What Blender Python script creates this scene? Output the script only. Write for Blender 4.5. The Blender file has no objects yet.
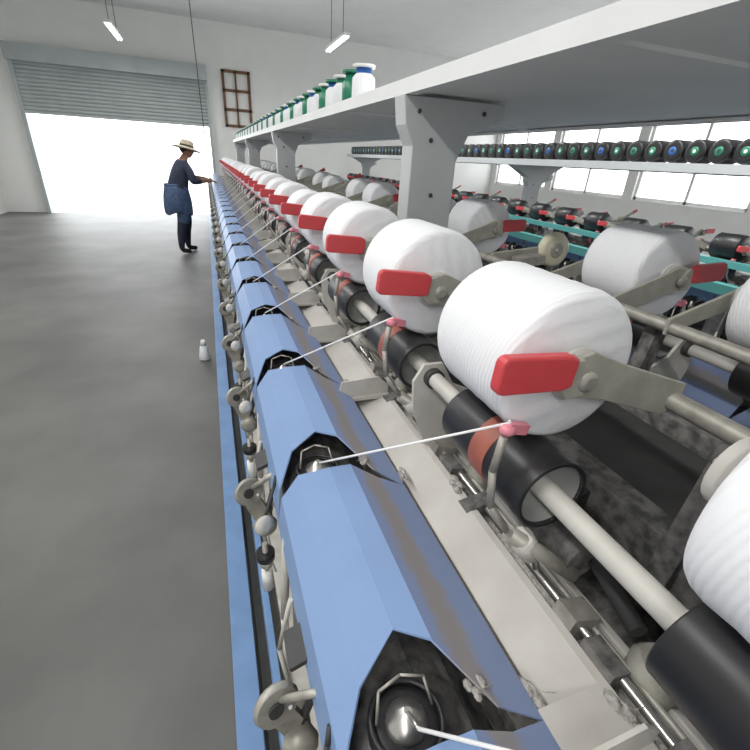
import bpy, bmesh, math, random
from mathutils import Vector, Matrix
random.seed(4)
S = bpy.context.scene
try:
    S.view_settings.view_transform = 'Standard'
except Exception: pass

# ---------------------------------------------------------------- materials
def mat(name, col, rough=0.5, metal=0.0, noise=0.0, nscale=20, bump=0.0, col2=None, emis=None, estr=0, thr=None, spec=None):
    m = bpy.data.materials.new(name); m.use_nodes = True
    nt = m.node_tree; b = nt.nodes['Principled BSDF']
    b.inputs['Base Color'].default_value = (*col, 1); b.inputs['Roughness'].default_value = rough
    b.inputs['Metallic'].default_value = metal
    if spec is not None: b.inputs['Specular IOR Level'].default_value = spec
    if emis:
        b.inputs['Emission Color'].default_value = (*emis, 1); b.inputs['Emission Strength'].default_value = estr
    if noise > 0 or bump > 0 or col2:
        tc = nt.nodes.new('ShaderNodeTexCoord'); n = nt.nodes.new('ShaderNodeTexNoise')
        n.inputs['Scale'].default_value = nscale; n.inputs['Detail'].default_value = 8
        nt.links.new(tc.outputs['Object'], n.inputs['Vector'])
        r = nt.nodes.new('ShaderNodeValToRGB')
        c2 = col2 if col2 else tuple(c*(1-noise) for c in col)
        lo, hi = thr if thr else (0.35, 0.65)
        r.color_ramp.elements[0].position = lo; r.color_ramp.elements[1].position = hi
        r.color_ramp.elements[0].color = (*c2, 1); r.color_ramp.elements[1].color = (*col, 1)
        nt.links.new(n.outputs['Fac'], r.inputs['Fac']); nt.links.new(r.outputs['Color'], b.inputs['Base Color'])
        if bump > 0:
            bp = nt.nodes.new('ShaderNodeBump'); bp.inputs['Strength'].default_value = bump; bp.inputs['Distance'].default_value = 0.01
            nt.links.new(n.outputs['Fac'], bp.inputs['Height']); nt.links.new(bp.outputs['Normal'], b.inputs['Normal'])
    return m
M = {}
M['blue'] = mat('hood_blue_paint', (0.235,0.355,0.60), 0.45, noise=0.07, nscale=6)
M['bluerail'] = mat('rail_blue_paint', (0.16,0.29,0.53), 0.5, noise=0.15, nscale=9)
M['cream'] = mat('cream_metal', (0.62,0.60,0.55), 0.5, noise=0.2, nscale=14)
M['creamdust'] = mat('dusty_cream_metal', (0.60,0.58,0.54), 0.8, nscale=9, col2=(0.48,0.455,0.42), thr=(0.3,0.7), bump=0.04)
M['dust'] = mat('lint_dust', (0.50,0.48,0.45), 0.98, nscale=110, col2=(0.27,0.25,0.23), thr=(0.3,0.65), bump=0.8)
M['dark'] = mat('dark_iron', (0.055,0.054,0.054), 0.6, noise=0.3, nscale=15)
M['darkdust'] = mat('dusty_dark_iron', (0.20,0.19,0.18), 0.85, nscale=45, col2=(0.06,0.06,0.06), bump=0.3)
M['black'] = mat('black_rubber', (0.016,0.016,0.018), 0.38)
M['inner'] = mat('drum_inner', (0.33,0.33,0.32), 0.7)
M['brown'] = mat('brown_red_band', (0.42,0.13,0.09), 0.5, noise=0.3, nscale=20)
M['steel'] = mat('bright_steel', (0.62,0.60,0.57), 0.28, metal=0.9)
M['steeld'] = mat('dull_steel', (0.45,0.43,0.38), 0.5, metal=0.35, noise=0.3, nscale=40)
M['shelf'] = mat('shelf_grey_paint', (0.52,0.54,0.55), 0.5, noise=0.08, nscale=4)
M['shelfu'] = mat('shelf_light_paint', (0.84,0.85,0.85), 0.5, noise=0.05, nscale=4)
M['arm'] = mat('olive_grey_casting', (0.42,0.41,0.35), 0.5, noise=0.2, nscale=30)
M['red'] = mat('red_plastic', (0.62,0.065,0.075), 0.38)
M['pink'] = mat('pink_guide', (0.75,0.26,0.32), 0.3)
M['whitepl'] = mat('white_plastic', (0.8,0.8,0.78), 0.4)
M['yarn'] = mat('white_yarn', (0.88,0.88,0.88), 0.9)
M['greenp'] = mat('green_plastic', (0.02,0.20,0.11), 0.35)
M['bluep'] = mat('blue_plastic', (0.03,0.13,0.42), 0.35)
M['teal'] = mat('teal_rail_paint', (0.10,0.34,0.32), 0.45)
M['wheel'] = mat('cream_wheel', (0.72,0.69,0.52), 0.45)
M['wood'] = mat('brown_wood', (0.20,0.10,0.05), 0.6, noise=0.4, nscale=12)

# blue paint with lint collecting along the crease of the cover (band follows the part's own x)
m = bpy.data.materials.new('dusty_blue_paint'); m.use_nodes = True; nt = m.node_tree; b = nt.nodes['Principled BSDF']; b.inputs['Roughness'].default_value=.7
L_ = nt.links.new
tc = nt.nodes.new('ShaderNodeTexCoord'); n1 = nt.nodes.new('ShaderNodeTexNoise'); n1.inputs['Scale'].default_value=60; n1.inputs['Detail'].default_value=9; n1.inputs['Roughness'].default_value=.75
n2 = nt.nodes.new('ShaderNodeTexNoise'); n2.inputs['Scale'].default_value=11; n2.inputs['Detail'].default_value=4
L_(tc.outputs['Object'],n1.inputs['Vector']); L_(tc.outputs['Object'],n2.inputs['Vector'])
sx = nt.nodes.new('ShaderNodeSeparateXYZ'); L_(tc.outputs['Object'],sx.inputs['Vector'])
def mth(op,a,b_=None,clamp=False):
    q=nt.nodes.new('ShaderNodeMath'); q.operation=op; q.use_clamp=clamp
    for i,v_ in enumerate((a,b_)):
        if v_ is None: continue
        if isinstance(v_,(int,float)): q.inputs[i].default_value=v_
        else: L_(v_,q.inputs[i])
    return q.outputs[0]
d = mth('SUBTRACT',mth('ABSOLUTE',mth('SUBTRACT',sx.outputs['X'],.735)),.515)   # distance from crease line
wob = mth('MULTIPLY',mth('SUBTRACT',n2.outputs['Fac'],.5),.05)
band = mth('SUBTRACT',1.0,mth('DIVIDE',mth('ABSOLUTE',mth('ADD',d,wob)),.032),True)
msk = mth('MULTIPLY',mth('SUBTRACT',mth('ADD',mth('MULTIPLY',band,.75),n1.outputs['Fac']),.62),2.6,True)
mix = nt.nodes.new('ShaderNodeMix'); mix.data_type='RGBA'; L_(msk,mix.inputs['Factor'])
mix.inputs['A'].default_value=(.29,.37,.60,1); mix.inputs['B'].default_value=(.37,.345,.35,1)
L_(mix.outputs['Result'],b.inputs['Base Color'])
M['bluedust']=m

m = bpy.data.materials.new('wound_white_thread'); m.use_nodes = True; nt = m.node_tree; b = nt.nodes['Principled BSDF']
b.inputs['Base Color'].default_value = (0.86,0.865,0.89,1); b.inputs['Roughness'].default_value = 0.9
tc = nt.nodes.new('ShaderNodeTexCoord')
w = nt.nodes.new('ShaderNodeTexWave'); w.bands_direction = 'Y'; w.inputs['Scale'].default_value = 45
w.inputs['Distortion'].default_value = 2.0; w.inputs['Detail Scale'].default_value = 1.5; w.inputs['Detail'].default_value=3
mp = nt.nodes.new('ShaderNodeMapping'); mp.inputs['Rotation'].default_value = (0.12, 0, 0.2)
nt.links.new(tc.outputs['Object'], mp.inputs['Vector']); nt.links.new(mp.outputs['Vector'], w.inputs['Vector'])
bp = nt.nodes.new('ShaderNodeBump'); bp.inputs['Strength'].default_value = 0.25; bp.inputs['Distance'].default_value = 0.003
nt.links.new(w.outputs['Fac'], bp.inputs['Height']); nt.links.new(bp.outputs['Normal'], b.inputs['Normal'])
M['thread'] = m

M['floor'] = mat('concrete_floor', (0.15,0.15,0.142), 0.55, nscale=1.3, col2=(0.095,0.095,0.09), bump=0.03)
M['wall'] = mat('white_plaster', (0.82,0.82,0.80), 0.9, noise=0.04, nscale=2)
M['ceil'] = mat('ceiling_paint', (0.80,0.80,0.79), 0.9, noise=0.04, nscale=2)
M['shutter'] = mat('shutter_metal', (0.42,0.46,0.46), 0.5, noise=0.1, nscale=3)
M['ground'] = mat('outdoor_concrete', (0.6,0.6,0.58), 0.9, noise=0.1, nscale=1)
M['tube'] = mat('lamp_tube', (0.9,0.9,0.9), 0.4, emis=(1,1,1), estr=4)
M['skin'] = mat('skin', (0.30,0.16,0.10), 0.55)
M['hair'] = mat('black_hair', (0.012,0.01,0.01), 0.6)
M['shirt'] = mat('navy_shirt', (0.03,0.04,0.075), 0.85, noise=0.3, nscale=10)
M['jeans'] = mat('blue_denim', (0.08,0.13,0.24), 0.85, noise=0.35, nscale=18)
M['trouser'] = mat('dark_trousers', (0.022,0.027,0.045), 0.85)
M['shoe'] = mat('shoe', (0.02,0.018,0.016), 0.6)
M['straw'] = mat('straw', (0.52,0.46,0.34), 0.8, noise=0.3, nscale=80)
M['eye'] = mat('eye', (0.8,0.8,0.8), 0.2)
M['lip'] = mat('lips', (0.32,0.10,0.08), 0.5)

# ---------------------------------------------------------------- mesh builder
class MB:
    def __init__(s): s.v=[]; s.f=[]; s.m=[]; s.sm=[]; s.mats=[]
    def mi(s,k):
        if k not in s.mats: s.mats.append(k)
        return s.mats.index(k)
    def add(s, vs, fs, k, smooth=False):
        o=len(s.v); s.v += [tuple(v) for v in vs]; i=s.mi(k)
        for f in fs: s.f.append([o+a for a in f]); s.m.append(i); s.sm.append(smooth)
    def box(s,x0,x1,y0,y1,z0,z1,k):
        vs=[(x,y,z) for x in (x0,x1) for y in (y0,y1) for z in (z0,z1)]
        s.add(vs,[(0,1,3,2),(4,6,7,5),(0,4,5,1),(2,3,7,6),(0,2,6,4),(1,5,7,3)],k)
    def obox(s,c,size,rot,k):
        vs=[Vector(c)+rot@Vector((x*size[0]/2,y*size[1]/2,z*size[2]/2)) for x in(-1,1) for y in(-1,1) for z in(-1,1)]
        s.add(vs,[(0,1,3,2),(4,6,7,5),(0,4,5,1),(2,3,7,6),(0,2,6,4),(1,5,7,3)],k)
    def lathe(s,p,axis,prof,k,seg=24,smooth=True,caps=True):
        axis=Vector(axis).normalized(); q=axis.to_track_quat('Z','Y'); p=Vector(p); vs=[]; fs=[]
        for t,r in prof:
            for i in range(seg):
                a=2*math.pi*i/seg; vs.append(p+q@Vector((r*math.cos(a),r*math.sin(a),t)))
        for j in range(len(prof)-1):
            for i in range(seg):
                fs.append((j*seg+i,j*seg+(i+1)%seg,(j+1)*seg+(i+1)%seg,(j+1)*seg+i))
        s.add(vs,fs,k,smooth)
        if caps:
            o=len(s.v)-len(vs)
            for j in (0,len(prof)-1):
                s.f.append([o+j*seg+i for i in range(seg)]); s.m.append(s.mi(k)); s.sm.append(False)
    def cyl(s,p0,p1,r,k,seg=16,r1=None):
        p0=Vector(p0);p1=Vector(p1); s.lathe(p0,p1-p0,[(0,r),((p1-p0).length,r if r1 is None else r1)],k,seg)
    def tube(s,pts,r,k,seg=8):
        for a,b in zip(pts[:-1],pts[1:]): s.cyl(a,b,r,k,seg)
    def ring(s,p,axis,R,r,k,seg=24,sg=8):
        axis=Vector(axis).normalized(); q=axis.to_track_quat('Z','Y'); p=Vector(p); vs=[];fs=[]
        for i in range(seg):
            a=2*math.pi*i/seg
            for j in range(sg):
                b=2*math.pi*j/sg; rr=R+r*math.cos(b)
                vs.append(p+q@Vector((rr*math.cos(a),rr*math.sin(a),r*math.sin(b))))
        for i in range(seg):
            for j in range(sg):
                fs.append((i*sg+j,((i+1)%seg)*sg+j,((i+1)%seg)*sg+(j+1)%sg,i*sg+(j+1)%sg))
        s.add(vs,fs,k,True)
    def prism(s,prof,y0,y1,k):
        n=len(prof); vs=[(x,y0,z) for x,z in prof]+[(x,y1,z) for x,z in prof]
        fs=[(i,(i+1)%n,n+(i+1)%n,n+i) for i in range(n)]+[list(range(n)),list(range(n,2*n))]
        s.add(vs,fs,k)
    def ball(s,p,r,k,sc=(1,1,1),seg=16):
        vs=[];fs=[];p=Vector(p);h=seg//2
        for j in range(1,h):
            t=math.pi*j/h
            for i in range(seg):
                a=2*math.pi*i/seg; vs.append(p+Vector((r*sc[0]*math.sin(t)*math.cos(a),r*sc[1]*math.sin(t)*math.sin(a),r*sc[2]*math.cos(t))))
        for j in range(h-2):
            for i in range(seg): fs.append((j*seg+i,j*seg+(i+1)%seg,(j+1)*seg+(i+1)%seg,(j+1)*seg+i))
        vs.append(p+Vector((0,0,r*sc[2])));vs.append(p-Vector((0,0,r*sc[2])))
        for i in range(seg):
            fs.append((i,(i+1)%seg,len(vs)-2)); fs.append(((h-2)*seg+i,(h-2)*seg+(i+1)%seg,len(vs)-1))
        s.add(vs,fs,k,True)
    def lint(s,p,r,k,sc=(1,1,1)):
        # soft tuft: several overlapping blobs plus loose fibres
        p=Vector(p)
        for q in range(4):
            o=Vector((random.uniform(-1,1)*sc[0],random.uniform(-1,1)*sc[1],random.uniform(-.5,.5)*sc[2]))*r*.6
            s.ball(p+o,r*random.uniform(.4,.65),k,sc,8)
        for q in range(3):
            o=Vector((random.uniform(-1,1),random.uniform(-1,1),random.uniform(0,.7)))*r*1.8
            s.cyl(p,p+o,.0006,k,4)
    def mesh(s,name):
        me=bpy.data.meshes.new(name); me.from_pydata(s.v,[],s.f)
        for k in s.mats: me.materials.append(M[k])
        for p,i,sm in zip(me.polygons,s.m,s.sm): p.material_index=i; p.use_smooth=sm
        bm=bmesh.new(); bm.from_mesh(me); bmesh.ops.recalc_face_normals(bm,faces=bm.faces); bm.to_mesh(me); bm.free(); me.update()
        return me
    def obj(s,name,parent=None,bevel=0,origin=None):
        me=s.mesh(name); o=bpy.data.objects.new(name,me); S.collection.objects.link(o)
        if parent: o.parent=parent
        if bevel:
            b=o.modifiers.new('bevel','BEVEL'); b.width=bevel; b.segments=2; b.limit_method='ANGLE'; b.angle_limit=math.radians(50)
        return o
def empty(name,loc=(0,0,0)):
    e=bpy.data.objects.new(name,None); e.location=loc; S.collection.objects.link(e); return e
RY=lambda a: Matrix.Rotation(a,3,'Y')
RX=lambda a: Matrix.Rotation(a,3,'X')
RZ=lambda a: Matrix.Rotation(a,3,'Z')

P=0.4; N0=-3; N1=27
YA=-1.0; YB=11.4
XC=0.735
DX,DZ=.38,1.172         # drum axis
PX,PZ=.405,1.326        # package axis
RAISED=(2,5,8,11,14,17)

def build_machine():
    root=empty('twisting_machine')
    def mx(x,s): return x if s==0 else 2*XC-x
    h=MB(); inn=MB()
    prof=[(.055,.975),(.062,1.04),(.090,1.082),(.142,1.087),(.178,1.086),(.230,1.046),(.29,1.003)]
    no=[0,.012,.055,.098,.075,.012,0]
    for s in (0,1):
        for n in range(N0,N1+1):
            ys=.57+P*n; yp=ys-P
            near=[(mx(x,s),yp+o,z) for (x,z),o in zip(prof,no)]
            far=[(mx(x,s),ys-(.012 if 0<i<6 else 0),z) for i,(x,z) in enumerate(prof)]
            mid=[(mx(x,s),yp+.13,z) for (x,z) in prof]
            vs=near+mid+far; L=7
            for i in range(6):
                k='blue' if i<4 else 'bluedust'
                h.add([vs[i],vs[i+1],vs[L+i+1],vs[L+i]],[(0,1,2,3)],k)
                h.add([vs[L+i],vs[L+i+1],vs[2*L+i+1],vs[2*L+i]],[(0,1,2,3)],k)
    o=h.obj('hood_covers',root)
    bm=bmesh.new(); bm.from_mesh(o.data); bmesh.ops.remove_doubles(bm,verts=bm.verts,dist=.0005); bmesh.ops.recalc_face_normals(bm,faces=bm.faces); bm.to_mesh(o.data); bm.free()
    sd=o.modifiers.new('s','SOLIDIFY'); sd.thickness=.0025; sd.offset=0
    for s in (0,1):
        pr=[(mx(x,s),z) for x,z in [(.075,.96),(.082,1.02),(.10,1.035),(.16,1.035),(.21,1.005),(.25,.96)]]
        inn.prism(pr,YA,YB,'darkdust')
    inn.obj('hood_inner_tray',root)
    sp=MB()
    for s in (0,1):
        for n in range(N0,N1+1):
            y=.57+P*n; x=mx(.13,s)
            sp.lathe((x,y+.025,1.03),(0,0,1),[(0,.03),(.01,.038),(.022,.039),(.026,.034),(.027,.024)],'black',24)
            sp.lathe((x,y+.025,1.056),(0,0,1),[(0,.022),(.006,.02),(.010,.012),(.02,.004)],'steel',20)
            sp.ring((x,y+.025,1.060),(0,0,1),.036,.003,'black')
            sp.tube([(x-.03,y+.03,1.06),(x-.024,y+.045,1.086),(x,y+.05,1.092),(x+.024,y+.045,1.086),(x+.03,y+.03,1.06)],.0016,'steeld',6)
            sp.tube([(x,y+.025,1.074),(x,y+.004,1.088)],.002,'steel',6)
            sp.lathe((x,y+.025,.62),(0,0,1),[(0,.03),(.02,.055),(.30,.055),(.33,.045)],'steeld',20)
            sp.cyl((x,y+.025,.40),(x,y+.025,.62),.018,'dark',12)
    sp.obj('spindles',root)
    lv=MB()
    for s in (0,1):
        sg=-1 if s==0 else 1
        for n in range(N0,N1+1):
            y=.715+P*n; X=lambda x: mx(x,s)
            ax=(-sg*.3,-1,.25)
            lv.lathe((X(.012),y,.935),ax,[(0,.027),(.006,.030),(.012,.027)],'steeld',20)
            lv.lathe((X(.012),y-.012,.938),ax,[(0,.010),(.004,.010)],'dark',12)
            lv.obox((X(.024),y+.0,.893),(.034,.010,.075),RY(-.35*-sg),'steeld')
            lv.lathe((X(.040),y-.03,.848),(0,1,0),[(0,.010),(.004,.022),(.016,.025),(.03,.018),(.05,.018),(.06,.022),(.066,.010)],'steeld',18)
            lv.cyl((X(.012),y,.935),(X(.062),y-.04,1.0),.005,'steeld',8)
            lv.cyl((X(.04),y,.85),(X(.075),y,.97),.006,'dark',8)
            lv.obox((X(.05),y+.03,.985),(.035,.05,.008),RY(.4*sg),'dark')
            lv.lathe((X(.028),y-.15,.985),(-sg*.5,-1,.2),[(0,.008),(.002,.017),(.008,.017),(.012,.007)],'cream',16)
            lv.tube([(X(.03),y-.145,.985),(X(.055),y-.10,1.02),(X(.06),y-.09,1.035)],.003,'dark',6)
            lv.cyl((X(.035),y-.02,.80),(X(.035),y-.02,.66),.006,'steeld',8)
            lv.cyl((X(.035),y-.02,.775),(X(.035),y-.02,.755),.020,'black',14)
            lv.cyl((X(.035),y-.02,.755),(X(.035),y-.02,.735),.014,'cream',14)
            lv.cyl((X(.035),y-.02,.72),(X(.035),y-.02,.66),.012,'whitepl',14)
            lv.tube([(X(.03),y-.01,.93),(X(.024),y+.02,.85),(X(.04),y+.04,.74),(X(.06),y+.05,.62)],.0028,'whitepl',6)
            lv.tube([(X(.05),y+.1,.98),(X(.03),y+.11,.86),(X(.045),y+.12,.72),(X(.06),y+.12,.6)],.004,'cream',6)
            lv.tube([(X(.06),y-.2,.99),(X(.05),y-.2,.8),(X(.05),y-.2,.6)],.007,'cream',8)
    lv.obj('brake_levers',root)
    r=MB()
    for s in (0,1):
        def bx(x0,x1,z0,z1,k,y0=YA,y1=YB):
            a,b=sorted((mx(x0,s),mx(x1,s))); r.box(a,b,y0,y1,z0,z1,k)
        def pr(pts,k): r.prism([(mx(x,s),z) for x,z in pts],YA,YB,k)
        bx(-.075,-.010,.14,.24,'bluerail')
        bx(.03,.26,.54,.60,'cream')
        bx(.02,.035,.50,.64,'bluerail')
        bx(.30,.32,.10,.93,'darkdust')
        bx(.0,.30,.08,.14,'cream')
        pr([(.286,1.0),(.298,.992),(.30,.93),(.29,.93)],'dust')
        pr([(.298,.965),(.378,1.005),(.392,1.005),(.392,.93),(.298,.93)],'creamdust')
        pr([(.392,.955),(.47,.975),(.47,.935),(.392,.935)],'dust')
        pr([(.455,.985),(.468,.985),(.468,.90),(.455,.90)],'creamdust')
        r.cyl((mx(.414,s),YA,1.000),(mx(.414,s),YB,1.000),.007,'steel',12)
        r.cyl((mx(.438,s),YA,.990),(mx(.438,s),YB,.990),.005,'steeld',10)
        r.cyl((mx(DX,s),YA,DZ),(mx(DX,s),YB,DZ),.015,'cream',14)
        r.cyl((mx(.585,s),YA,1.27),(mx(.585,s),YB,1.27),.014,'steeld',12)
        bx(.55,.60,1.02,1.10,'darkdust')
        bx(.47,.66,.88,.94,'darkdust')
    r.box(.62,.85,YA,YB,1.0,1.07,'dark')
    r.box(.64,.83,YA,YB,.12,.5,'bluerail')
    r.obj('long_rails',root,bevel=.002)
    c=MB()
    for s in (0,1):
        for n in range(N0,N1+1):
            y0=P*n; X=lambda x: mx(x,s)
            if n!=0:
                pts=[(.252,1.0),(.262,1.050),(.36,1.056),(.388,1.03),(.388,.995)]
                c.prism([(X(x),z) for x,z in pts],y0+.515,y0+.520,'cream')
                a,b=sorted((X(.29),X(.39))); c.box(a,b,y0+.505,y0+.58,.998,1.006,'creamdust')
            if n%2==0:
                pts=[(.40,.965),(.345,1.10),(.340,1.165),(.36,1.20),(.40,1.20),(.43,1.15),(.56,1.09),(.56,.965)]
                c.prism([(X(x),z) for x,z in pts],y0+.675,y0+.683,'cream')
                c.lathe((X(DX),y0+.66,DZ),(0,1,0),[(0,.020),(.03,.020)],'dark',16)
            c.obox((X(.415),y0+.26,1.0),(.05,.035,.035),RY(.3),'steeld')
            c.obox((X(.40),y0+.49,.995),(.055,.03,.03),RY(-.2),'darkdust')
            c.obox((X(.405),y0+.60,1.0),(.03,.05,.03),RY(.2),'darkdust')
            if n<8:
                for q in range(6):
                    c.lint((X(random.uniform(.395,.52)),y0+random.uniform(.1,.5),random.uniform(.965,.995)),random.uniform(.010,.022),'dust',(1,1.5,.6))
                c.lint((X(.30),y0+.60,1.0),.012,'dust',(1,2.2,.5)); c.lint((X(.385),y0+.545,1.006),.014,'dust',(1,1.8,.6))
                c.lint((X(.215),y0+.60,1.055),.009,'dust',(1.3,1.6,.5))
            g=(X(.322),y0+.365,1.258)
            c.tube([(X(.415),y0+.34,1.0),(X(.395),y0+.345,1.06),(X(.345),y0+.35,1.095),(X(.315),y0+.358,1.14),(X(.308),y0+.36,1.20),(X(.316),y0+.363,1.25)],.0055,'steeld',8)
            c.cyl((X(.44),y0+.30,1.03),(X(.345),y0+.345,1.095),.012,'steeld',10)
            c.cyl((X(.385),y0+.335,1.055),(X(.365),y0+.34,1.085),.018,'cream',12)
            c.ball(g,.011,'pink',(1.1,.9,.8),12)
            c.obox((X(.335),y0+.365,1.258),(.03,.01,.014),RY(.2),'pink')
            c.lathe((X(.45),y0+.30,1.05),(0,1,0),[(0,.03),(.05,.035),(.10,.03)],'darkdust',14)
            c.cyl((X(.45),y0+.2,1.04),(X(.53),y0+.5,1.06),.012,'dark',10)
            c.obox((X(.51),y0+.42,1.02),(.07,.06,.11),RZ(.2),'dark')
            c.obox((X(.50),y0+.10,1.0),(.03,.09,.05),RZ(-.1),'bluerail')
            c.lathe((X(.47),y0+.17,.97),(0,0,1),[(0,.036),(.03,.036),(.045,.026)],'arm',18)
            c.tube([(X(.45),y0+.56,1.03),(X(.60),y0+.60,1.10)],.010,'steeld',8)
            c.obox((X(.56),y0+.25,1.13),(.035,.03,.26),RY(.12),'darkdust')
    c.obj('guide_brackets',root,bevel=0)
    d=MB()
    for s in (0,1):
        for n in range(N0,N1+1):
            y=.322+P*n; x=mx(DX,s); R=.053
            d.lathe((x,y,DZ),(0,1,0),[(.004,.046),(0,.047),(0,.0525),(.002,R),(.208,R),(.21,.052),(.21,.046),(.205,.046)],'black',44,caps=False)
            d.lathe((x,y+.001,DZ),(0,1,0),[(0,.0468),(.045,.0455),(.045,.0155)],'inner',36,caps=False)
            d.lathe((x,y+.165,DZ),(0,1,0),[(0,.0155),(0,.0455),(.044,.0465)],'inner',36,caps=False)
            d.lathe((x,y+.085,DZ),(0,1,0),[(0,.0533),(.001,.0545),(.037,.0545),(.038,.0533)],'brown',44,caps=False)
    d.obj('drive_drums',root)
    k=MB(); hd=MB()
    for s in (0,1):
        sg=-1 if s==0 else 1
        for n in range(N0,N1+1):
            y=.352+P*n+(.016 if n==0 else 0); X=lambda x: mx(x,s)
            if s==1 and n in RAISED:
                yw=y+.10
                k.lathe((X(.335),yw,1.30),(0,1,0),[(0,.012),(0,.046),(.004,.056),(.012,.060),(.03,.060),(.04,.048),(.04,.012)],'wheel',32)
                k.lathe((X(.335),yw-.006,1.30),(0,1,0),[(0,.020),(.002,.026),(.008,.026)],'arm',18)
                k.lathe((X(.335),yw-.012,1.30),(0,1,0),[(0,.008),(.01,.011)],'steeld',12)
                k.obox((X(.45),yw+.03,1.285),(.26,.014,.034),RY(-.10*sg),'arm')
                k.obox((X(.47),yw-.03,1.275),(.10,.05,.03),RY(-.10*sg),'steeld')
                if n!=2:
                    k.obox((X(.47),y-.05,1.37),(.20,.014,.03),RY(.55*-sg),'arm')
                    hd.obox((X(.375),y-.05,1.43),(.06,.016,.028),RY(.55*-sg),'red')
                continue
            j=random.uniform(-.03,.03)
            zc=PZ
            k.lathe((X(PX),y+(.002 if n==0 else .006),zc),(0,-1,0),[(0,.020),(.001,.036),(.006,.036),(.010,.028),(.014,.014)],'cream',24)
            pts=[(PX-.015,zc-.024),(PX-.028,zc),(PX-.02,zc+.026),(PX+.01,zc+.034),(.47,1.338),(.60,1.295),(.60,1.255),(.57,1.25),(.45,1.29)]
            k.prism([(X(x),z) for x,z in pts],y-.016,y-.008,'arm')
            pts=[(PX-.025,zc-.022),(PX-.046,zc+.003),(PX-.04,zc+.028),(PX-.012,zc+.030),(PX,zc+.01),(PX,zc-.02)]
            k.prism([(X(x),z) for x,z in pts],y-.024,y-.002,'arm')
            k.lathe((X(PX),y-.030,zc),(0,1,0),[(0,.008),(.004,.014),(.012,.014)],'steeld',14)
            pts=[(PX-.015,zc-.02),(PX-.02,zc+.01),(PX+.01,zc+.022),(.60,1.290),(.60,1.255),(.45,1.295)]
            k.prism([(X(x),z) for x,z in pts],y+.222,y+.230,'arm')
            k.lathe((X(PX),y+.224,zc),(0,-1,0),[(0,.034),(.010,.034),(.018,.02)],'cream',20)
            L=.106; hh=.0228; a=-.07+j
            pr=[]
            for (cx,cz,a0) in ((-L+.010,hh-.010,90),(-L+.010,-hh+.010,180)):
                for t in range(0,91,30):
                    q=math.radians(a0+t); pr.append((cx+.010*math.cos(q),cz+.010*math.sin(q)))
            pr+= [(-.012,-hh*.95),(0,-hh*.75),(0,hh*.8),(-.012,hh)]
            pr=[(.378+x*math.cos(a)-z*math.sin(a),1.342+x*math.sin(a)+z*math.cos(a)) for x,z in pr]
            hd.prism([(X(x),z) for x,z in pr],y-.030,y-.014,'red')
    k.obj('cradle_arms',root,bevel=.0015); hd.obj('red_handles',root,bevel=.003)
    q=MB()
    for Y in (-.9,1.53,4.73,7.93,11.13):
        pts=[(XC-.09,.10),(XC+.09,.10),(XC+.085,1.56),(XC+.12,1.64),(XC+.25,1.70),(XC+.25,1.742),(XC-.125,1.742),(XC-.115,1.66),(XC-.085,1.60)]
        q.prism(pts,Y-.045,Y+.045,'shelf')
        for bx_,bz in ((-.07,1.70),(.17,1.71),(-.02,1.62),(.0,1.45)):
            q.lathe((XC+bx_,Y-.052,bz),(0,1,0),[(0,.006),(.008,.009)],'dark',8)
        q.box(.05,2*XC-.05,Y-.03,Y+.03,.02,.13,'bluerail')
        for s in (0,1):
            a,b=sorted((mx(.30,s),mx(.36,s))); q.box(a,b,Y-.03,Y+.03,.0,.94,'bluerail')
            a,b=sorted((mx(-.06,s),mx(-.02,s))); q.box(a,b,Y-.04,Y+.04,.0,.15,'bluerail')
    q.obj('columns',root,bevel=.004)
    return root
mach=build_machine()
sh=MB()
sh.box(.62,1.72,YA,YB,1.752,1.76,'shelfu')
sh.box(.612,.62,YA,YB,1.742,1.785,'shelfu'); sh.box(1.72,1.728,YA,YB,1.735,1.785,'shelfu')
for sx_ in (.62,1.69): sh.box(sx_,sx_+.03,YA,YB,1.742,1.746,'shelfu')
for i in range(0,8): sh.box(.62,1.72,YA+.1+1.6*i,YA+.125+1.6*i,1.744,1.752,'shelfu')
sh.obj('creel_shelf',mach)

m2=empty('twisting_machine',(2.95,0.0,0.0)); m2.scale=(1,1,.86)
for ch in list(mach.children):
    if ch.name.startswith('creel_shelf') : continue
    o=bpy.data.objects.new(ch.name.split('.')[0],ch.data); o.parent=m2; S.collection.objects.link(o)
    for md in ch.modifiers:
        nm=o.modifiers.new(md.name,md.type)
        if md.type=='SOLIDIFY': nm.thickness=md.thickness; nm.offset=0
t=MB(); t.box(-.02,.05,YA,YB,1.07,1.14,'teal'); t.box(.28,.33,YA,YB,1.20,1.25,'teal'); t.obj('teal_rail',m2)
t=MB(); z=1/.86
t.box(.33,1.12,YA,YB,1.63*z,1.645*z,'shelfu'); t.box(.32,.335,YA,YB,1.595*z,1.655*z,'shelf'); t.box(1.115,1.13,YA,YB,1.595*z,1.655*z,'shelf')
for Y in (-.9,1.53,4.73,7.93,11.13): t.prism([(.66,1.45*z),(.81,1.45*z),(1.10,1.60*z),(1.10,1.63*z),(.36,1.63*z),(.36,1.60*z)],Y-.06,Y+.06,'shelf')
t.obj('creel_shelf',m2)

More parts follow.
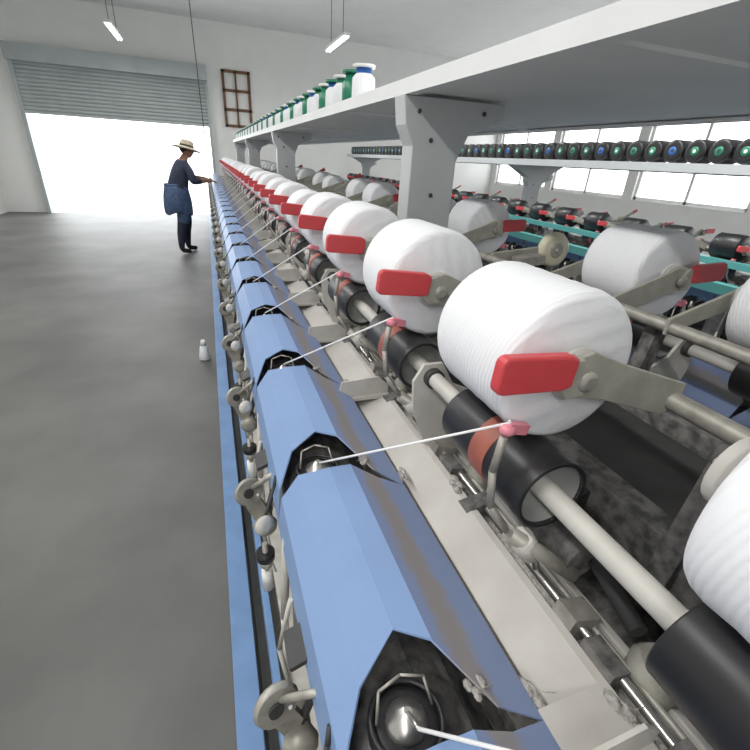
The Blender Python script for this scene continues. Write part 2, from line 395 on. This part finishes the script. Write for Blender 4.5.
# ---------------------------------------------------------------- packages
def package_mesh():
    p=MB(); R=.102; L=.182; pts=[(0,.03),(.001,.090),(.004,.097),(.010,.1005)]
    nb=14
    for i in range(1,nb):
        tt=.010+(L-.02)*i/nb; pts.append((tt,R+.0006*math.sin(i*2.1)))
    pts+=[(L-.010,.1005),(L-.004,.097),(L-.001,.090),(L,.03)]
    p.lathe((0,0,0),(0,1,0),pts,'thread',64,caps=True)
    p.lathe((0,-.002,0),(0,1,0),[(0,.024),(0,.029),(L+.004,.029),(L+.004,.024)],'whitepl',24,caps=True)
    return p.mesh('package_mesh')
pm=package_mesh()
for s in (0,1):
    for n in range(N0,N1+1):
        if s==1 and n in RAISED: continue
        o=bpy.data.objects.new('yarn_package',pm); S.collection.objects.link(o)
        sc=1.0 if n<=0 else (1.06 if n<3 else random.uniform(.99,1.05))
        if n in(4,9): sc=.95
        px_=PX+(.012 if n>0 else 0)
        x=px_ if s==0 else 2*XC-px_
        rr=(.0548+.1022*sc)
        o.location=(x,.371+P*n-(.012 if n!=0 else 0),DZ+math.sqrt(rr*rr-(px_-DX)**2)); o.scale=(sc,1,sc)
        o.rotation_euler=(0,random.uniform(0,6.28),0)
g=MB()
for n in range(N0,N1+1):
    y=.371+P*n
    g.lathe((2.95+.40,y,1.15),(0,1,0),[(0,.03),(0,.080),(.01,.088),(.168,.088),(.178,.080),(.178,.03)],'black',28)
    g.lathe((2.95+.40,y-.005,1.15),(0,1,0),[(0,.022),(0,.03),(.19,.03),(.19,.022)],'greenp',16)
g.obj('dark_yarn_packages')

def bobbin_row(name,x,ya,yb,step,dark,z0):
    b=MB(); y=ya; i=0
    while y<yb:
        if dark:
            z=z0+.078
            b.lathe((x,y,z),(1,0,0),[(0,.05),(.0,.072),(.01,.078),(.15,.078),(.16,.07)],'black',24)
            b.lathe((x-.003,y,z),(1,0,0),[(0,.016),(0,.030),(.006,.030),(.006,.016)],'greenp' if i%4 else 'bluep',20)
            b.lathe((x-.004,y,z),(1,0,0),[(0,.012),(.006,.012)],'whitepl' if i%2 else 'dark',14)
        else:
            b.lathe((x,y,z0),(0,0,1),[(0,.055),(.012,.055),(.014,.035),(.15,.035)],'greenp' if i%3 else 'bluep',20)
            b.lathe((x,y,z0+.014),(0,0,1),[(0,.04),(.01,.053),(.10,.050),(.12,.03)],'thread' if i%3!=1 else 'greenp',20)
            b.lathe((x,y,z0+.15),(0,0,1),[(0,.05),(.012,.05)],'greenp' if i%2 else 'whitepl',20)
        y+=step; i+=1
    return b.obj(name)
bobbin_row('creel_bobbins',.70,2.2,11.2,.17,False,1.761)
bobbin_row('creel_bobbins',1.55,1.0,11.2,.20,False,1.761)
bobbin_row('creel_bobbins',2.95+.36,-.8,11.2,.175,True,1.656)

y=MB()
for n in range(N0,N1+1):
    y0=P*n
    y.tube([(.13,y0+.574,1.088),(.322,y0+.365,1.268),(.333,y0+.380,1.262)],.0019 if n<3 else .0022,'yarn',8)
y.obj('running_yarns')

c=MB()
c.lathe((0,0,0),(0,0,1),[(0,.022),(.004,.024),(.008,.040),(.015,.044),(.12,.028),(.125,.022),(.165,.015),(.168,.010)],'thread',28)
c.lathe((0,0,.126),(0,0,1),[(0,.0225),(.045,.016)],'whitepl',20)
o=c.obj('yarn_cone'); o.location=(-.175,3.50,0)

# ---------------------------------------------------------------- room
XL,XR,YN,YF,H=-4.5,8.5,-3.0,13.0,4.2
f=MB(); f.box(XL,XR,YN,YF,-.1,0,'floor'); f.obj('floor')
f=MB(); f.box(XL,XR,YN,YF,H,H+.1,'ceil'); f.obj('ceiling')
f=MB(); f.box(XL-.2,XL,YN,YF,0,H,'wall'); f.obj('wall_left')
f=MB(); f.box(XL,XR,YN-.2,YN,0,H,'wall'); f.obj('wall_near')
f=MB(); f.box(0.15,XR,YF,YF+.2,0,H,'wall'); f.box(XL,-3.6,YF,YF+.2,0,H,'wall'); f.box(-3.6,.15,YF,YF+.2,3.0,H,'wall'); f.obj('wall_far')
f=MB(); f.box(XR,XR+.2,YN,YF,0,1.1,'wall'); f.box(XR,XR+.2,YN,YF,2.9,H,'wall')
wins=[(YN+.4+i*2.6,YN+.4+i*2.6+2.35) for i in range(6)]
prev=YN
for a,b_ in wins: f.box(XR,XR+.2,prev,a,1.1,2.9,'wall'); prev=b_
f.box(XR,XR+.2,prev,YF,1.1,2.9,'wall'); f.obj('wall_right')
for i,(a,b_) in enumerate(wins):
    w=MB(); x0,x1=XR+.06,XR+.11
    for (p,q_) in ((a,a+.06),(b_-.06,b_),((a+b_)/2-.03,(a+b_)/2+.03)): w.box(x0,x1,p,q_,1.1,2.9,'whitepl')
    for z in (1.1,2.84): w.box(x0,x1,a,b_,z,z+.06,'whitepl')
    w.obj('window_%d'%(i+1))
w=MB(); z=2.12
ys_=YF-.12
while z<3.0:
    w.lathe((-3.6,ys_,z+.04),(1,0,0),[(0,.04),(3.75,.04)],'shutter',8,smooth=False); z+=.075
w.box(-3.6,.15,ys_-.03,ys_+.03,2.06,2.12,'shutter'); w.box(-3.68,-3.6,YF-.18,YF-.01,0,3,'shutter'); w.box(.15,.21,YF-.18,YF-.01,0,3,'shutter')
w.box(-3.68,.21,YF-.34,YF-.01,3.0,3.3,'shutter')
w.obj('roller_shutter')
w=MB()
for p,q_ in ((.55,.61),(.85,.89),(1.15,1.21)): w.box(p,q_,YF-.05,YF-.003,2.1,3.3,'wood')
for z in (2.1,2.45,2.85,3.24): w.box(.55,1.21,YF-.05,YF-.003,z,z+.06,'wood')
w.obj('window_7')
w=MB(); w.cyl((.02,9.6,1.85),(.0,9.6,H),.008,'dark',6); w.ball((.02,9.6,1.84),.02,'whitepl'); w.obj('pull_cord')
w=MB(); w.box(-40,40,YF+.2,60,-.12,-.02,'ground'); w.obj('ground')

def lamp(x,y,z,pw,L=1.3):
    e=empty('fluorescent_or_fill_lamp',(x,y,z))
    b=MB(); b.box(-.06,.06,-L/2,L/2,.03,.07,'whitepl'); b.cyl((-.025,-L/2+.02,.015),(-.025,L/2-.02,.015),.013,'tube',10); b.cyl((.025,-L/2+.02,.015),(.025,L/2-.02,.015),.013,'tube',10)
    b.cyl((0,-.4,.07),(0,-.4,H-z),.005,'dark',6); b.cyl((0,.4,.07),(0,.4,H-z),.005,'dark',6)
    b.obj('lamp_housing',e)
    l=bpy.data.lights.new('tube_light','AREA'); l.shape='RECTANGLE'; l.size=.16; l.size_y=L; l.energy=pw; l.color=(1,.99,.97)
    lo=bpy.data.objects.new('tube_light',l); lo.location=(0,0,-.005); lo.parent=e; S.collection.objects.link(lo)
for yv in (-1.8,0.0,2.0,4.5,7.5,10.5): lamp(-1.3,yv,3.3,38)
for yv in (0.0,2.5,5.5,9.0): lamp(2.35,yv,3.3,60)  # added fill row: unseen lamps that lift the light under the shelf and beyond

wd=bpy.data.worlds.new('sky'); S.world=wd; wd.use_nodes=True
bg=wd.node_tree.nodes['Background']; bg.inputs['Color'].default_value=(.95,.98,1,1); bg.inputs['Strength'].default_value=4.2
def portal(name,loc,rot,sx,sy,pw):
    l=bpy.data.lights.new(name,'AREA'); l.shape='RECTANGLE'; l.size=sx; l.size_y=sy; l.energy=pw; l.color=(.96,.98,1)
    lo=bpy.data.objects.new(name,l); lo.location=loc; lo.rotation_euler=rot; S.collection.objects.link(lo)
portal('door_daylight',(-1.7,YF+.6,1.2),(math.radians(-90),0,0),3.6,2.0,50)

# ---------------------------------------------------------------- worker
def skin_obj(name,verts,edges,radii,mats_edge,root=0,sub=2):
    me=bpy.data.meshes.new(name); me.from_pydata([tuple(v) for v in verts],edges,[])
    o=bpy.data.objects.new(name,me); S.collection.objects.link(o)
    o.modifiers.new('skin','SKIN')
    for i,r in enumerate(radii):
        sv=me.skin_vertices[0].data[i]; sv.radius=(r,r) if not isinstance(r,tuple) else r; sv.use_root=(i==root)
    sm=o.modifiers.new('sub','SUBSURF'); sm.levels=sub; sm.render_levels=sub
    dg=bpy.context.evaluated_depsgraph_get(); nm=bpy.data.meshes.new_from_object(o.evaluated_get(dg))
    bpy.data.objects.remove(o)
    keys=[]
    for k in mats_edge:
        if k not in keys: keys.append(k)
    nm.materials.clear()
    for k in keys: nm.materials.append(M[k])
    V=[Vector(v) for v in verts]
    for p in nm.polygons:
        c=p.center; best=1e9;bi=0
        for ei,(a,b_) in enumerate(edges):
            d=V[b_]-V[a]; t=max(0,min(1,(c-V[a]).dot(d)/d.length_squared)); q_=(V[a]+d*t-c).length
            if q_<best: best=q_;bi=ei
        p.material_index=keys.index(mats_edge[bi]); p.use_smooth=True
    ob=bpy.data.objects.new(name,nm); S.collection.objects.link(ob); return ob
wk=empty('worker',(-.46,8.0,0)); wk.rotation_euler=(0,0,math.radians(18))
V=[];E=[];Rr=[];K=[]
def v(p,r): V.append(p);Rr.append(r);return len(V)-1
def e(a,b_,k): E.append((a,b_));K.append(k)
pel=v((-.03,0,.90),(.18,.17)); wa=v((-.02,0,1.04),(.175,.155)); ch=v((.05,0,1.22),(.19,.165)); nb=v((.115,0,1.36),(.10,.09)); nk=v((.15,0,1.42),.055); hb=v((.175,0,1.48),.057)
e(pel,wa,'shirt');e(wa,ch,'shirt');e(ch,nb,'shirt');e(nb,nk,'skin');e(nk,hb,'skin')
wr=[]
for sg,el,ws in ((1,(.26,.24,1.13),(.45,.13,1.13)),(-1,(.16,-.27,1.10),(.40,-.20,1.12))):
    sh_=v((.09,sg*.175,1.325),.080); m1=v((.15,sg*.215,1.23),.068); eb=v(el,.055); w1=v(((el[0]+ws[0])/2,(el[1]+ws[1])/2,(el[2]+ws[2])/2),.046); w2=v(ws,.028); pmv=v((ws[0]+.05,ws[1],ws[2]-.012),.034)
    e(ch,sh_,'shirt');e(sh_,m1,'shirt');e(m1,eb,'shirt');e(eb,w1,'shirt');e(w1,w2,'skin');e(w2,pmv,'skin'); wr.append((ws[0]+.05,ws[1],ws[2]-.012))
for sg,xk,xa in ((1,.10,.07),(-1,-.02,-.10)):
    hp=v((.0,sg*.10,.84),.135); th=v((.02+xk*.4,sg*.105,.66),.118); kn=v((xk,sg*.105,.48),.092); cf=v((xk*.6+xa*.4-.015,sg*.105,.34),.074); an=v((xa,sg*.11,.10),.046); he=v((xa+.02,sg*.11,.05),.045); to=v((xa+.15,sg*.125,.035),.034)
    e(pel,hp,'jeans');e(hp,th,'jeans');e(th,kn,'jeans');e(kn,cf,'trouser');e(cf,an,'trouser');e(an,he,'shoe');e(he,to,'shoe')
bd=skin_obj('body',V,E,Rr,K); bd.parent=wk
ap=MB(); seg=40; rings=[]
for j in range(9):
    t=j/8; z=1.04-.42*t; rr=.165+.045*math.sin(t*2.2)
    rings.append([(-.03+(rr*1.0+.012*t*math.sin(i*2*math.pi/seg*7))*math.cos(2*math.pi*i/seg),(rr*1.05+.012*t*math.sin(i*2*math.pi/seg*6))*math.sin(2*math.pi*i/seg),z+.025*math.sin(i*.5)*t) for i in range(seg)])
ap.add([p for r_ in rings for p in r_],[(j*seg+i,j*seg+(i+1)%seg,(j+1)*seg+(i+1)%seg,(j+1)*seg+i) for j in range(8) for i in range(seg)],'jeans',True)
ap.ring((-.03,0,1.04),(0,0,1),.165,.014,'jeans',32)
apo=ap.obj('waist_apron',wk); sd=apo.modifiers.new('s','SOLIDIFY'); sd.thickness=.006
for hi,(hx,hy,hz) in enumerate(wr):
    V2=[(hx-.02,hy,hz),(hx+.03,hy,hz)];E2=[(0,1)];R2=[(.02,.032),(.016,.036)]
    hobj=skin_obj('palm_%d'%(hi+1),V2,E2,R2,['skin'],0,2); hobj.parent=wk
    sgn=1 if hi==1 else -1
    for fi,(off,ln) in enumerate(((-.03,.062),(-.010,.075),(.011,.070),(.031,.055))):
        b0=Vector((hx+.03,hy+off*.9,hz)); pts=[b0,b0+Vector((ln*.45,off*.15,.004)),b0+Vector((ln*.78,off*.2,-.008)),b0+Vector((ln*.98,off*.2,-.026))]
        fo=skin_obj('finger_%d_%d'%(hi+1,fi+1),pts,[(0,1),(1,2),(2,3)],[.0095,.009,.008,.0065],['skin']*3,0,1); fo.parent=wk
    b0=Vector((hx-.005,hy+sgn*.026,hz)); pts=[b0,b0+Vector((.025,sgn*.028,-.004)),b0+Vector((.052,sgn*.034,-.014))]
    fo=skin_obj('thumb_%d'%(hi+1),pts,[(0,1),(1,2)],[.012,.010,.008],['skin']*2,0,1); fo.parent=wk
hd=MB(); hc=Vector((.205,0,1.54)); seg=24;rows=16
def headpt(t,a):
    x=math.sin(t)*math.cos(a); yv=math.sin(t)*math.sin(a); z=math.cos(t)
    r=Vector((x*.098,yv*.077,z*.118))
    if z<-.2: r.x*=1-.25*(-z-.2); r.y*=1-.35*(-z-.2); r.x+=.018*(-z-.2)
    if x>0 and abs(yv)<.25 and abs(z+.18)<.3: r.x+=.022*(1-abs(yv)/.25)*(1-abs(z+.18)/.30)
    if x>.5 and .05<z<.2 and .2<abs(yv)<.6: r.x-=.006
    return hc+r
ring=[[headpt(math.pi*j/rows,2*math.pi*i/seg) for i in range(seg)] for j in range(rows+1)]
hd.add([p for rr_ in ring for p in rr_],[(j*seg+i,j*seg+(i+1)%seg,(j+1)*seg+(i+1)%seg,(j+1)*seg+i) for j in range(rows) for i in range(seg)],'skin',True)
for sg in(1,-1):
    hd.ball(hc+Vector((.084,sg*.03,.012)),.012,'eye',(.6,1,.8),10); hd.ball(hc+Vector((.091,sg*.03,.012)),.005,'hair',(.6,1,1),8)
    hd.ball(hc+Vector((.087,sg*.03,.034)),.016,'hair',(.3,1,.22),8)
    hd.ball(hc+Vector((-.002,sg*.077,-.005)),.028,'skin',(.6,.3,1),12)
hd.ball(hc+Vector((.083,0,-.058)),.020,'lip',(.35,1,.3),10)
hd.ball(hc+Vector((-.014,0,.028)),.1,'hair',(.98,.83,1.02),20)
hd.obj('head',wk)
ht=MB()
ht.lathe(hc+Vector((0,0,.035)),(.22,0,1),[(-.030,.23),(-.016,.19),(.0,.125),(.006,.105),(.05,.102),(.085,.09),(.10,.06),(.104,.01)],'straw',28)
ht.lathe(hc+Vector((0,0,.035)),(.22,0,1),[(.008,.1065),(.03,.1055)],'hair',28,caps=False)
ht.obj('straw_hat',wk)

# ---------------------------------------------------------------- camera
cam=bpy.data.cameras.new('camera'); cam.sensor_width=36; cam.lens=36*430/750; cam.clip_start=.02; cam.clip_end=200
co=bpy.data.objects.new('camera',cam); S.collection.objects.link(co)
R=Vector((.9421,-.3306,.0546)).normalized(); F=Vector((.3193,.8362,-.4459)).normalized()
U=R.cross(F).normalized(); R=F.cross(U)
mt=Matrix((R,U,-F)).transposed().to_4x4(); mt.translation=Vector((0,0,1.55)); co.matrix_world=mt
S.camera=co
